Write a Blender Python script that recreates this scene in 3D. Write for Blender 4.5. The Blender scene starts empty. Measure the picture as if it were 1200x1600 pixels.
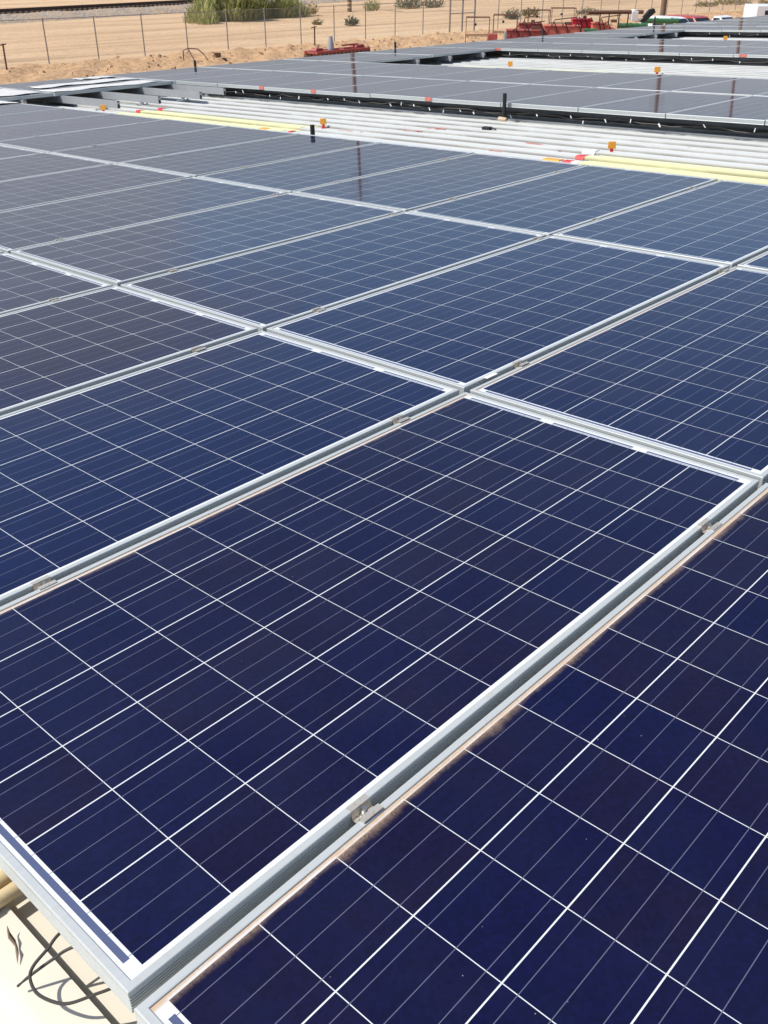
import bpy, math, random
from mathutils import Matrix, Vector
random.seed(7)
S = bpy.context.scene
COL = S.collection
rad = math.radians

# ------------------------------------------------------------------ camera
cam_d = bpy.data.cameras.new("Camera"); cam = bpy.data.objects.new("Camera", cam_d); COL.objects.link(cam)
cam_d.sensor_fit = 'VERTICAL'; cam_d.sensor_height = 36.0; cam_d.sensor_width = 27.0
cam_d.lens = 1481.1 / 1600 * 36.0
cam_d.clip_start = 0.05; cam_d.clip_end = 9000
RW = ((0.67857095, -0.73453192, 0.00208096), (-0.37052571, -0.34474031, -0.86247598), (0.63423352, 0.5844801, -0.50609372))
CW = (-0.34813316, -0.7765583, 1.2064372)
cam.matrix_world = Matrix(((RW[0][0], -RW[1][0], -RW[2][0], CW[0]), (RW[0][1], -RW[1][1], -RW[2][1], CW[1]),
                           (RW[0][2], -RW[1][2], -RW[2][2], CW[2]), (0, 0, 0, 1)))
S.camera = cam

# ------------------------------------------------------------------ light
SUN_DIR = Vector((-0.48, 0.36, 0.80)).normalized()      # towards the sun
w = bpy.data.worlds.new("World"); S.world = w; w.use_nodes = True
nt = w.node_tree; bg = nt.nodes['Background']
sky = nt.nodes.new('ShaderNodeTexSky'); sky.sky_type = 'NISHITA'; sky.sun_disc = False
sky.sun_elevation = math.asin(SUN_DIR.z); sky.sun_rotation = math.atan2(SUN_DIR.x, SUN_DIR.y)
sky.altitude = 100; sky.air_density = 1.0; sky.dust_density = 1.3; sky.ozone_density = 1.5
# a warm dusty cloud bank low in the sky to the left, and thin cloud elsewhere
def wm(op, a, b=None, cl=False):
    x = nt.nodes.new('ShaderNodeMath'); x.operation = op; x.use_clamp = cl
    for i, v in enumerate((a, b)):
        if v is None: continue
        if isinstance(v, (int, float)): x.inputs[i].default_value = v
        else: nt.links.new(v, x.inputs[i])
    return x.outputs[0]
def wss(v, a, b, lo=0., hi=1.):
    x = nt.nodes.new('ShaderNodeMapRange'); x.interpolation_type = 'SMOOTHSTEP'; nt.links.new(v, x.inputs[0])
    for i, q in ((1, a), (2, b), (3, lo), (4, hi)): x.inputs[i].default_value = q
    return x.outputs[0]
tc = nt.nodes.new('ShaderNodeTexCoord'); sx = nt.nodes.new('ShaderNodeSeparateXYZ'); nt.links.new(tc.outputs['Generated'], sx.inputs[0])
ns = nt.nodes.new('ShaderNodeTexNoise'); ns.inputs['Scale'].default_value = 5.5; ns.inputs['Detail'].default_value = 7; ns.inputs['Roughness'].default_value = .58
nt.links.new(tc.outputs['Generated'], ns.inputs['Vector'])
az = wm('ADD', wm('ARCTAN2', sx.outputs[1], sx.outputs[0]), wm('MULTIPLY', wm('SUBTRACT', ns.outputs[0], .5), .42))
bank = wm('MULTIPLY', wm('MULTIPLY', wss(az, .86, 1.02), wss(az, 1.30, 1.42, 1, 0)), wss(wm('ADD', sx.outputs[2], wm('MULTIPLY', wm('SUBTRACT', ns.outputs[0], .5), .14)), .27, .36, 1, 0))
low = wm('MULTIPLY', wss(sx.outputs[2], .06, .22, 1, 0), .9)
cl = wm('MULTIPLY', bank, .75)
bw = nt.nodes.new('ShaderNodeRGBToBW'); nt.links.new(sky.outputs[0], bw.inputs[0])
cc = nt.nodes.new('ShaderNodeCombineColor')
for i, t in enumerate((1.07, 1.08, 1.10)): nt.links.new(wm('MULTIPLY', bw.outputs[0], t), cc.inputs[i])
mx = nt.nodes.new('ShaderNodeMix'); mx.data_type = 'RGBA'; nt.links.new(cl, mx.inputs[0]); nt.links.new(sky.outputs[0], mx.inputs[6]); nt.links.new(cc.outputs[0], mx.inputs[7])
hz = nt.nodes.new('ShaderNodeCombineColor')          # dull grey-blue haze belt along the horizon
for i, t in enumerate((.66, .69, .77)): nt.links.new(wm('MULTIPLY', bw.outputs[0], t), hz.inputs[i])
m2 = nt.nodes.new('ShaderNodeMix'); m2.data_type = 'RGBA'; nt.links.new(low, m2.inputs[0]); nt.links.new(mx.outputs[2], m2.inputs[6]); nt.links.new(hz.outputs[0], m2.inputs[7])
nt.links.new(m2.outputs[2], bg.inputs[0]); bg.inputs[1].default_value = 0.11
sd = bpy.data.lights.new("Sun", 'SUN'); sd.energy = 3.6; sd.angle = rad(0.55); sd.color = (1.0, 0.955, 0.88)
sun = bpy.data.objects.new("Sun", sd); COL.objects.link(sun)
sun.rotation_euler = SUN_DIR.to_track_quat('Z', 'Y').to_euler()
S.view_settings.view_transform = 'Standard'; S.view_settings.look = 'None'
S.view_settings.exposure = 0.40; S.view_settings.gamma = 1.0

# ------------------------------------------------------------------ frames of reference
TILT = rad(2.0)                                   # the roof falls gently towards +Y
ROOF = Matrix.Rotation(-TILT, 4, 'X')
def onroof(u, v, n=0.0): return ROOF @ Vector((u, v, n))
GZ = -3.8                                         # level of the yard

# ------------------------------------------------------------------ helpers
class MB:
    def __init__(s): s.v = []; s.f = []; s.m = []
    def add(s, vs, fs, mi=0):
        b = len(s.v); s.v += [tuple(p) for p in vs]; s.f += [tuple(i + b for i in f) for f in fs]; s.m += [mi] * len(fs)
    def box(s, x0, x1, y0, y1, z0, z1, mi=0, M=None):
        vs = [Vector(p) for p in ((x0,y0,z0),(x1,y0,z0),(x1,y1,z0),(x0,y1,z0),(x0,y0,z1),(x1,y0,z1),(x1,y1,z1),(x0,y1,z1))]
        if M: vs = [M @ p for p in vs]
        s.add(vs, [(0,3,2,1),(4,5,6,7),(0,1,5,4),(1,2,6,5),(2,3,7,6),(3,0,4,7)], mi)
    def prism(s, pts, axis, a, b, mi=0, M=None):
        # pts: closed polygon in the two other axes (counter-clockwise), extruded along axis from a to b
        n = len(pts); vs = []
        for t in (a, b):
            for p, q in pts:
                vs.append(Vector({'x': (t, p, q), 'y': (p, t, q), 'z': (p, q, t)}[axis]))
        if M: vs = [M @ p for p in vs]
        s.add(vs, [tuple(range(n))[::-1], tuple(range(n, 2*n))] + [(i, (i+1) % n, n + (i+1) % n, n + i) for i in range(n)], mi)
    def tube(s, path, r, seg=8, mi=0, caps=True):
        path = [Vector(p) for p in path]; n = len(path)
        rs = r if isinstance(r, (list, tuple)) else [r] * n
        rings = []; up = None
        for i, p in enumerate(path):
            d = (path[min(i+1, n-1)] - path[max(i-1, 0)]).normalized()
            if up is None:
                up = Vector((0, 0, 1)) if abs(d.z) < .9 else Vector((1, 0, 0))
            a = d.cross(up).normalized(); b = a.cross(d).normalized(); up = b
            rings.append([p + (a * math.cos(2*math.pi*k/seg) + b * math.sin(2*math.pi*k/seg)) * rs[i] for k in range(seg)])
        vs = [q for rg in rings for q in rg]; fs = []
        for i in range(n-1):
            for k in range(seg):
                fs.append((i*seg+k, i*seg+(k+1) % seg, (i+1)*seg+(k+1) % seg, (i+1)*seg+k))
        if caps: fs += [tuple(range(seg))[::-1], tuple(range((n-1)*seg, n*seg))]
        s.add(vs, fs, mi)
    def build(s, name, mats, parent=None, smooth=False, bevel=0):
        me = bpy.data.meshes.new(name); me.from_pydata(s.v, [], s.f); me.update()
        for m in (mats if isinstance(mats, (list, tuple)) else [mats]): me.materials.append(m)
        me.polygons.foreach_set('material_index', s.m)
        if smooth:
            me.polygons.foreach_set('use_smooth', [True] * len(s.f))
            me.set_sharp_from_angle(angle=rad(38))
        o = bpy.data.objects.new(name, me); COL.objects.link(o)
        if bevel:
            b = o.modifiers.new('bevel', 'BEVEL'); b.width = bevel; b.segments = 2; b.limit_method = 'ANGLE'
        if parent: o.parent = parent
        return o
def tag(o, label=None, cat=None, group=None, kind=None):
    if label: o['label'] = label
    if cat: o['category'] = cat
    if group: o['group'] = group
    if kind: o['kind'] = kind
    return o
def empty(name, M, label, cat, group=None):
    o = bpy.data.objects.new(name, None); COL.objects.link(o); o.empty_display_size = .2
    o.matrix_world = M if isinstance(M, Matrix) else Matrix.Translation(M)
    return tag(o, label, cat, group)
def copy_tree(o, parent=None):
    c = o.copy(); COL.objects.link(c)
    if parent: c.parent = parent
    for ch in list(o.children): copy_tree(ch, c)
    return c
ORD = ['zeroth','first','second','third','fourth','fifth','sixth','seventh','eighth','ninth','tenth','eleventh','twelfth',
       'thirteenth','fourteenth','fifteenth','sixteenth','seventeenth','eighteenth','nineteenth','twentieth']

# ------------------------------------------------------------------ materials
class N:
    """tiny node-graph helper"""
    def __init__(s, name):
        s.m = bpy.data.materials.new(name); s.m.use_nodes = True; s.t = s.m.node_tree; s.b = s.t.nodes['Principled BSDF']
    def n(s, typ, **kw):
        x = s.t.nodes.new(typ)
        for k, v in kw.items(): setattr(x, k, v)
        return x
    def L(s, a, b): s.t.links.new(a, b)
    def put(s, sock, v):
        if hasattr(v, 'links') or isinstance(v, bpy.types.NodeSocket): s.L(v, sock)
        else: sock.default_value = v
    def math(s, op, a, b=None, c=None, clamp=False):
        x = s.n('ShaderNodeMath', operation=op, use_clamp=clamp); s.put(x.inputs[0], a)
        if b is not None: s.put(x.inputs[1], b)
        if c is not None: s.put(x.inputs[2], c)
        return x.outputs[0]
    def mix(s, f, a, b, blend='MIX'):
        x = s.n('ShaderNodeMix', data_type='RGBA', blend_type=blend); s.put(x.inputs[0], f)
        for k, v in ((6, a), (7, b)):
            if isinstance(v, tuple) and len(v) == 3: v = v + (1,)
            s.put(x.inputs[k], v)
        return x.outputs[2]
    def coord(s, kind='Object'): return s.n('ShaderNodeTexCoord').outputs[kind]
    def noise(s, vec, scale, detail=4, rough=.55, out=0):
        x = s.n('ShaderNodeTexNoise'); x.inputs['Scale'].default_value = scale; x.inputs['Detail'].default_value = detail
        x.inputs['Roughness'].default_value = rough
        if vec is not None: s.L(vec, x.inputs['Vector'])
        return x.outputs[out]
    def scale(s, vec, sc):
        x = s.n('ShaderNodeMapping'); x.inputs['Scale'].default_value = sc; s.L(vec, x.inputs['Vector']); return x.outputs[0]
    def smooth(s, v, a, b, lo=0., hi=1.):
        x = s.n('ShaderNodeMapRange', interpolation_type='SMOOTHSTEP'); s.put(x.inputs[0], v)
        for i, q in ((1, a), (2, b), (3, lo), (4, hi)): x.inputs[i].default_value = q
        return x.outputs[0]
    def bump(s, h, strength=.3, dist=.02):
        x = s.n('ShaderNodeBump'); x.inputs['Strength'].default_value = strength; x.inputs['Distance'].default_value = dist
        s.L(h, x.inputs['Height']); s.L(x.outputs[0], s.b.inputs['Normal'])
    def set(s, **kw):
        for k, v in kw.items():
            if isinstance(v, tuple) and len(v) == 3: v = v + (1,)
            s.put(s.b.inputs[k.replace('_', ' ')], v)
        return s.m
def simple(name, col, rough=.6, metal=0., vary=.25, scale=3.0, dirt=None, bump=0.):
    g = N(name); c = g.coord()
    f = g.noise(c, scale, 5)
    a = tuple(x * (1 - vary) for x in col); b = tuple(min(1, x * (1 + vary)) for x in col)
    out = g.mix(f, a, b)
    if dirt:
        d = g.smooth(g.noise(c, scale * 2.7, 6, .65), .52, .7)
        out = g.mix(g.math('MULTIPLY', d, .6), out, dirt)
    if bump: g.bump(g.noise(c, scale * 6, 4), bump)
    return g.set(Base_Color=out, Roughness=rough, Metallic=metal)

# panel geometry (metres)
PL, PW = 1.985, 1.000                              # long and short side
CELL = .159; MU = (PL - 12 * CELL) / 2; MV = (PW - 6 * CELL) / 2
LIP = .0145; FH = .042

def mat_cells():
    g = N('photovoltaic_cells'); c = g.coord()
    sep = g.n('ShaderNodeSeparateXYZ'); g.L(c, sep.inputs[0])
    X = g.math('ADD', sep.outputs[0], PL / 2); Y = g.math('ADD', sep.outputs[1], PW / 2)
    info = g.n('ShaderNodeObjectInfo'); rnd = info.outputs['Random']
    oc = g.n('ShaderNodeSeparateColor'); g.L(info.outputs['Color'], oc.inputs[0])
    dustamt, tint, film = oc.outputs[0], oc.outputs[1], oc.outputs[2]
    xs = g.math('DIVIDE', g.math('SUBTRACT', X, MU), CELL); ys = g.math('DIVIDE', g.math('SUBTRACT', Y, MV), CELL)
    fx = g.math('FRACT', xs); fy = g.math('FRACT', ys); ix = g.math('FLOOR', xs); iy = g.math('FLOOR', ys)
    # distance to the nearest integer line (m)
    def near(f): return g.math('MULTIPLY', g.math('SUBTRACT', .5, g.math('ABSOLUTE', g.math('SUBTRACT', f, .5))), CELL)
    lineU = g.smooth(near(fy), .0010, .0014, 1, 0)      # runs along the long side, wide
    lineV = g.smooth(near(fx), .0006, .0009, 1, 0)      # runs across, thin
    ins = g.math('MULTIPLY', g.math('MULTIPLY', g.math('GREATER_THAN', xs, 0), g.math('LESS_THAN', xs, 12)),
                 g.math('MULTIPLY', g.math('GREATER_THAN', ys, 0), g.math('LESS_THAN', ys, 6)))
    back = g.math('MAXIMUM', g.math('MAXIMUM', lineU, lineV), g.math('SUBTRACT', 1, ins))
    # three busbars per string
    by = g.math('FRACT', g.math('MULTIPLY', fy, 3))
    bd = g.math('MULTIPLY', g.math('ABSOLUTE', g.math('SUBTRACT', by, .5)), CELL / 3)
    insY = g.math('MULTIPLY', g.math('GREATER_THAN', ys, 0), g.math('LESS_THAN', ys, 6))
    insX = g.math('MULTIPLY', g.math('GREATER_THAN', X, LIP + .010), g.math('LESS_THAN', X, PL - LIP - .012))
    bus = g.math('MULTIPLY', g.math('MULTIPLY', g.smooth(bd, .0005, .0008, 1, 0), insY), insX)
    # per-cell tone
    cv = g.n('ShaderNodeCombineXYZ'); g.L(ix, cv.inputs[0]); g.L(iy, cv.inputs[1]); g.L(g.math('MULTIPLY', rnd, 91.7), cv.inputs[2])
    wn = g.n('ShaderNodeTexWhiteNoise', noise_dimensions='3D'); g.L(cv.outputs[0], wn.inputs['Vector'])
    ws = g.n('ShaderNodeSeparateColor'); g.L(wn.outputs['Color'], ws.inputs[0])
    off = g.n('ShaderNodeVectorMath', operation='ADD'); g.L(c, off.inputs[0]); g.L(cv.outputs[0], off.inputs[1])
    vor = g.n('ShaderNodeTexVoronoi', feature='F1'); vor.inputs['Scale'].default_value = 120; g.L(off.outputs[0], vor.inputs['Vector'])
    vs = g.n('ShaderNodeSeparateColor'); g.L(vor.outputs['Color'], vs.inputs[0])
    big = g.noise(off.outputs[0], 9, 2)
    base = g.mix(g.smooth(ws.outputs[0], .15, .95), (.0030, .0024, .0290), (.0062, .0028, .0215))
    base = g.mix(g.math('MULTIPLY', g.smooth(big, .35, .7), .5), base, (.0024, .0042, .031))
    base = g.mix(g.math('MULTIPLY', tint, .8), base, (.0018, .0075, .052))
    grain = g.math('ADD', .80, g.math('MULTIPLY', vs.outputs[0], .40))
    gv = g.n('ShaderNodeVectorMath', operation='SCALE'); g.L(base, gv.inputs[0]); g.L(grain, gv.inputs['Scale'])
    cell = g.mix(bus, gv.outputs[0], (.115, .12, .18))
    col = g.mix(back, cell, (.70, .72, .73))
    dash = g.math('MULTIPLY', bus, back)
    col = g.mix(dash, col, (.10, .10, .11))
    # cross ribbons at both ends
    e0 = g.math('SUBTRACT', X, LIP); e1 = g.math('SUBTRACT', PL - LIP, X)
    rib0 = g.math('MULTIPLY', g.math('GREATER_THAN', e0, .0080), g.math('LESS_THAN', e0, .0190))
    rib0 = g.math('MULTIPLY', rib0, g.math('MULTIPLY', g.math('GREATER_THAN', ys, .14), g.math('LESS_THAN', ys, 5.86)))
    ym = g.math('MULTIPLY', g.math('ABSOLUTE', g.math('SUBTRACT', g.math('FRACT', g.math('DIVIDE', ys, 2)), .5)), 2)   # 1 at even lines
    gate = g.math('MULTIPLY', g.math('LESS_THAN', ym, .86), insY)
    rib1 = g.math('MULTIPLY', g.math('MULTIPLY', g.math('GREATER_THAN', e1, .0070), g.math('LESS_THAN', e1, .0155)), gate)
    rib2 = g.math('MULTIPLY', g.math('MULTIPLY', g.math('GREATER_THAN', e1, .0185), g.math('LESS_THAN', e1, .0215)), gate)
    col = g.mix(g.math('MAXIMUM', rib0, g.math('MAXIMUM', rib1, rib2)), col, (.085, .105, .19))
    # dust that has washed down against the lower frame edge
    d = g.math('SUBTRACT', PW - LIP, Y)
    st = g.noise(g.scale(off.outputs[0], (1.6, 1, 1)), 14, 6, .68)
    fine = g.noise(off.outputs[0], 240, 3, .7)
    reach = g.math('MULTIPLY', g.math('ADD', .45, g.math('MULTIPLY', st, 1.1)), .0088)
    drift = g.smooth(g.noise(g.scale(off.outputs[0], (1, .2, 1)), 2.6, 4, .6), .3, .7, .65, 1.4)
    reach = g.math('MULTIPLY', g.math('MULTIPLY', reach, drift), g.math('ADD', .4, dustamt))
    k = g.math('DIVIDE', d, reach)
    dm = g.math('MULTIPLY', g.smooth(k, .2, 1.9, 1, 0), g.smooth(fine, .3, .6, .55, 1.0))
    dm = g.math('MULTIPLY', dm, g.math('MINIMUM', g.math('MULTIPLY', dustamt, 1.6), 1.0))
    dm = g.math('MULTIPLY', dm, g.math('SUBTRACT', 1, g.math('MULTIPLY', .45, g.smooth(k, .3, .9))))
    dustc = g.mix(fine, (.33, .20, .11), (.68, .50, .33))
    col = g.mix(dm, col, dustc)
    # thin dust film, also carrying painted-in sky and cloud reflection; spots and droppings
    fl = g.smooth(g.noise(off.outputs[0], 2.3, 5, .6), .3, .75)
    col = g.mix(g.math('MULTIPLY', g.math('ADD', .002, g.math('MULTIPLY', film, .10)), fl), col, (.43, .42, .42))
    sp = g.n('ShaderNodeTexVoronoi', feature='F1'); sp.inputs['Scale'].default_value = 38; g.L(off.outputs[0], sp.inputs['Vector'])
    ss = g.n('ShaderNodeSeparateColor'); g.L(sp.outputs['Color'], ss.inputs[0])
    spot = g.math('MULTIPLY', g.math('LESS_THAN', sp.outputs['Distance'], .035), g.math('GREATER_THAN', ss.outputs[1], .80))
    col = g.mix(g.math('MULTIPLY', spot, .45), col, (.55, .52, .47))
    ro = g.math('ADD', .018, g.math('ADD', g.math('MULTIPLY', dm, .5), g.math('MULTIPLY', film, .06)))
    return g.set(Base_Color=col, Roughness=ro, IOR=1.45)
M = {}
M['cells'] = mat_cells()
def mat_alu():
    g = N('anodised_aluminium'); c = g.coord()
    f = g.noise(g.scale(c, (2, 40, 40)), 2, 4)
    g2 = g.noise(c, 30, 4)
    col = g.mix(f, (.43, .455, .45), (.54, .56, .55))
    col = g.mix(g.math('MULTIPLY', g.smooth(g2, .55, .75), .22), col, (.42, .34, .25))
    return g.set(Base_Color=col, Roughness=.42, Metallic=.15)
M['alu'] = mat_alu()
M['steel'] = simple('galvanised_steel', (.34, .35, .36), .45, .2, .12, 6)
M['bolt'] = simple('stainless_bolt', (.55, .53, .5), .28, .9, .15, 40)
M['clamp'] = simple('weathered_clamp', (.56, .52, .45), .45, .5, .25, 60, (.35, .24, .14))
def mat_roof(name, col, dirtc):
    g = N(name); c = g.coord()
    f = g.noise(g.scale(c, (1, .25, 1)), 1.6, 6, .6)
    out = g.mix(f, tuple(x * .86 for x in col), tuple(min(1, x * 1.05) for x in col))
    d = g.smooth(g.noise(c, 7, 6, .7), .58, .75)
    out = g.mix(g.math('MULTIPLY', d, .28), out, dirtc)
    dots = g.n('ShaderNodeTexVoronoi', feature='F1'); dots.inputs['Scale'].default_value = 3.3; g.L(c, dots.inputs['Vector'])
    ds = g.n('ShaderNodeSeparateColor'); g.L(dots.outputs['Color'], ds.inputs[0])
    m = g.math('MULTIPLY', g.math('LESS_THAN', dots.outputs['Distance'], .06), g.math('GREATER_THAN', ds.outputs[0], .6))
    out = g.mix(g.math('MULTIPLY', m, .5), out, (.30, .24, .18))
    # thin darker line along the foot of every rib, fainter at low x
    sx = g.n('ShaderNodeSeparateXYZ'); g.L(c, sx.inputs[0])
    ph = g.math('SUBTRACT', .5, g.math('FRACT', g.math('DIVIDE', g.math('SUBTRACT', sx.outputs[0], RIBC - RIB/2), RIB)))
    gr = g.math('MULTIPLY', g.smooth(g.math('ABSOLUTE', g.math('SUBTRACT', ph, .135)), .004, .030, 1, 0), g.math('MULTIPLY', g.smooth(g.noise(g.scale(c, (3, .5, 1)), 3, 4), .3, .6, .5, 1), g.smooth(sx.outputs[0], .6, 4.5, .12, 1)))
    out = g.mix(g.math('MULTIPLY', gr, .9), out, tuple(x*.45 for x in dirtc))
    out = g.mix(g.smooth(sx.outputs[0], .5, 3.5, .8, 0), out, (.72, .66, .53))  # warm bounce light and overexposure painted as cream into the near roof end
    return g.set(Base_Color=out, Roughness=.45)
RIB = .305; RIBC = -.043
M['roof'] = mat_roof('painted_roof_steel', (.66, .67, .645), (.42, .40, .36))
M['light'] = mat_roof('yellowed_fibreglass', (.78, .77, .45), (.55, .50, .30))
M['wall'] = simple('painted_wall_steel', (.62, .60, .54), .5, 0, .1, .7)
def mat_sand():
    g = N('desert_sand'); c = g.coord()
    a = g.noise(c, .06, 6, .6); b = g.noise(c, .9, 6, .65)
    tr = g.noise(g.scale(c, (.05, 1.0, 1)), .55, 5, .6)
    col = g.mix(a, (.55, .355, .195), (.67, .465, .275))
    col = g.mix(g.math('MULTIPLY', g.smooth(tr, .46, .66), .7), col, (.36, .235, .135))
    col = g.mix(g.math('MULTIPLY', g.smooth(tr, .5, .34), .5), col, (.66, .50, .33))
    col = g.mix(g.math('MULTIPLY', g.smooth(b, .5, .75), .45), col, (.36, .22, .125))
    sp = g.smooth(g.noise(c, 2.4, 4, .7), .66, .74)
    col = g.mix(g.math('MULTIPLY', sp, .5), col, (.20, .13, .075))
    sx = g.n('ShaderNodeSeparateXYZ'); g.L(c, sx.inputs[0])
    wob = g.math('ADD', sx.outputs[1], g.math('MULTIPLY', g.noise(c, .5, 5, .6), 3.0))
    bank = g.math('MULTIPLY', g.smooth(wob, 42.5, 44.5), g.smooth(wob, 49.8, 51.2, 1, 0))
    dirt = g.mix(g.smooth(g.noise(c, 2.2, 6, .7), .35, .68), (.58, .36, .19), (.33, .19, .095))
    col = g.mix(g.math('MULTIPLY', bank, .85), col, dirt)
    g.bump(g.noise(c, 3.0, 7, .65), .9, .16)
    return g.set(Base_Color=col, Roughness=.95)
M['sand'] = mat_sand()
def mat_ballast():
    g = N('railway_ballast_stone'); c = g.coord()
    v = g.n('ShaderNodeTexVoronoi', feature='F1'); v.inputs['Scale'].default_value = 4.5; g.L(c, v.inputs['Vector'])
    s_ = g.n('ShaderNodeSeparateColor'); g.L(v.outputs['Color'], s_.inputs[0])
    col = g.mix(s_.outputs[0], (.22, .18, .15), (.46, .37, .28))
    col = g.mix(g.smooth(g.noise(c, .7, 5), .4, .7), col, (.44, .31, .19))
    g.bump(v.outputs['Distance'], .9, .1)
    return g.set(Base_Color=col, Roughness=.95)
M['ballast'] = mat_ballast()
M['rail'] = simple('rusty_rail', (.075, .045, .032), .6, .4, .3, 2)
M['sleeper'] = simple('creosoted_timber', (.09, .062, .045), .9, 0, .35, 2)
M['wood'] = simple('weathered_pole_timber', (.20, .13, .085), .9, 0, .3, 1.2)
M['fence'] = simple('dull_galvanised_wire', (.30, .27, .25), .6, .3, .2, 4)
M['black'] = simple('black_rubber', (.012, .012, .013), .5, 0, .3, 8)
M['blackcable'] = simple('sunbleached_cable', (.04, .034, .03), .6, 0, .3, 20)
M['dark'] = simple('dark_underside', (.02, .02, .022), .8, 0, .3, 4)
M['beige'] = simple('beige_conduit_plastic', (.60, .47, .27), .5, 0, .12, 8, (.4, .3, .18))
M['orange'] = simple('orange_plastic', (.85, .30, .02), .5, 0, .15, 9)
M['amber'] = simple('yellow_orange_tape', (.80, .34, .03), .5, 0, .15, 9)
M['red'] = simple('red_tape', (.62, .025, .03), .5, 0, .2, 9)
M['redtag'] = simple('faded_red_tag', (.60, .16, .12), .5, 0, .2, 12)
M['white'] = simple('white_plastic', (.80, .79, .76), .5, 0, .08, 9)
M['film'] = simple('mottled_white', (.72, .71, .68), .35, 0, .15, 5, (.35, .29, .25))
M['redpaint'] = simple('sunfaded_red_paint', (.36, .065, .055), .6, 0, .35, 1.6, (.32, .17, .12))
M['redpink'] = simple('chalky_red_paint', (.55, .13, .09), .6, 0, .25, 1.1, (.5, .25, .17))
M['crimson'] = simple('bright_red_paint', (.52, .015, .04), .4, 0, .25, 1.2, (.3, .05, .05))
M['greenpaint'] = simple('green_paint', (.035, .15, .06), .45, 0, .3, 1.5, (.22, .21, .13))
M['rust'] = simple('rusty_steel', (.15, .075, .045), .8, .1, .4, 3)
M['carwhite'] = simple('white_car_paint', (.78, .79, .80), .3, 0, .03, 1)
M['carred'] = simple('red_car_paint', (.42, .05, .04), .3, 0, .06, 1)
M['carblue'] = simple('blue_tarp', (.16, .32, .46), .5, 0, .1, 2)
M['glass'] = simple('dark_window_glass', (.018, .022, .026), .06, 0, .1, 1)
M['tyre'] = simple('tyre_rubber', (.02, .02, .02), .8, 0, .2, 4)
M['card'] = simple('brown_cardboard', (.24, .14, .08), .8, 0, .2, 4)
M['leafscrap'] = simple('dry_brown_scrap', (.22, .16, .12), .8, 0, .35, 30)
def mat_leaf(name, a, b, c2):
    g = N(name); geo = g.n('ShaderNodeNewGeometry'); r = geo.outputs['Random Per Island']
    col = g.mix(r, a, b); col = g.mix(g.math('MULTIPLY', g.smooth(r, .72, .95), .8), col, c2)
    tr = g.n('ShaderNodeBsdfTranslucent'); g.L(col, tr.inputs[0]); mxs = g.n('ShaderNodeMixShader'); mxs.inputs[0].default_value = .5
    g.L(g.b.outputs[0], mxs.inputs[1]); g.L(tr.outputs[0], mxs.inputs[2]); g.L(mxs.outputs[0], g.t.nodes['Material Output'].inputs[0])
    return g.set(Base_Color=col, Roughness=.7)
M['reed'] = mat_leaf('green_reed_leaves', (.30, .33, .11), (.50, .51, .22), (.60, .50, .29))
M['sage'] = mat_leaf('grey_green_leaves', (.10, .13, .075), (.20, .22, .12), (.30, .25, .14))
M['dry'] = mat_leaf('dry_brush_leaves', (.18, .15, .06), (.32, .27, .11), (.42, .33, .18))

# ------------------------------------------------------------------ ground
def bumpy(x, y, seed=0.0):
    return (math.sin(x*1.7+seed)*math.cos(y*2.1-seed*.7) + .6*math.sin(x*3.9-y*2.7+seed*2) + .5*math.sin(x*6.1+y*5.3+1.3)
            + .35*math.sin(x*11.3-y*9.1+seed) + .3*math.cos(y*13.7+x*7.7))
def sstep(a, b, t):
    t = max(0, min(1, (t - a) / (b - a))); return t*t*(3-2*t)
def ground_z(x, y):
    z = GZ
    k = sstep(40.0, 44.0, y) * (1 - sstep(48.2, 49.7, y))
    z += k * (.10 + .085 * bumpy(x*.8, y*.9, .4) + .07*bumpy(x*2.3, y*2.1, 2.))
    z += .05 * sstep(50, 54, y) * (math.sin(y*1.9 + .04*x) + .6*math.sin(y*3.7+1)) * (1 - sstep(75, 84, y))
    return z
def build_ground():
    xs = [-3000, -900, -300, -120, -50, -20] + [0 + .45*i for i in range(0, 300)] + [140, 160, 220, 400, 1000, 3000, 6000]
    ys = [-3000, -800, -200, -60, -20, 0, 10, 20, 30, 36] + [39 + .3*i for i in range(0, 50)] + [54 + 1.0*i for i in range(0, 34)] + [92, 100, 120, 160, 240, 400, 900, 2500, 6000]
    vs = [(x, y, ground_z(x, y)) for y in ys for x in xs]; W = len(xs)
    fs = [(j*W+i, j*W+i+1, (j+1)*W+i+1, (j+1)*W+i) for j in range(len(ys)-1) for i in range(W-1)]
    mb = MB(); mb.add(vs, fs); o = mb.build('ground', M['sand'], smooth=True); tag(o, kind='structure')
build_ground()

# rubble on the dirt bank: nobody could count it
def rubble():
    mb = MB(); r = random.Random(3)
    for i in range(900):
        x = r.uniform(18, 110); y = r.uniform(41.5, 49.4); s = r.choice((.03, .04, .06, .10)) * r.uniform(.7, 1.3)
        z = ground_z(x, y); vs = []
        for a in range(6):
            t = a * math.pi / 3 + r.uniform(-.3, .3); q = s * r.uniform(.6, 1.2)
            vs.append((x + q*math.cos(t), y + q*math.sin(t), z - .02))
        top = [(x + (p[0]-x)*.55 + r.uniform(-.2, .2)*s, y + (p[1]-y)*.55, z + s*r.uniform(.4, .9)) for p in vs]
        mb.add(vs + top, [(5, 4, 3, 2, 1, 0)[::-1][::-1], (6, 7, 8, 9, 10, 11)] + [(k, (k+1) % 6, 6+(k+1) % 6, 6+k) for k in range(6)])
    o = mb.build('rubble', simple('dirt_clods', (.34, .21, .125), .95, 0, .4, .8)); tag(o, kind='stuff')
rubble()

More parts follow.
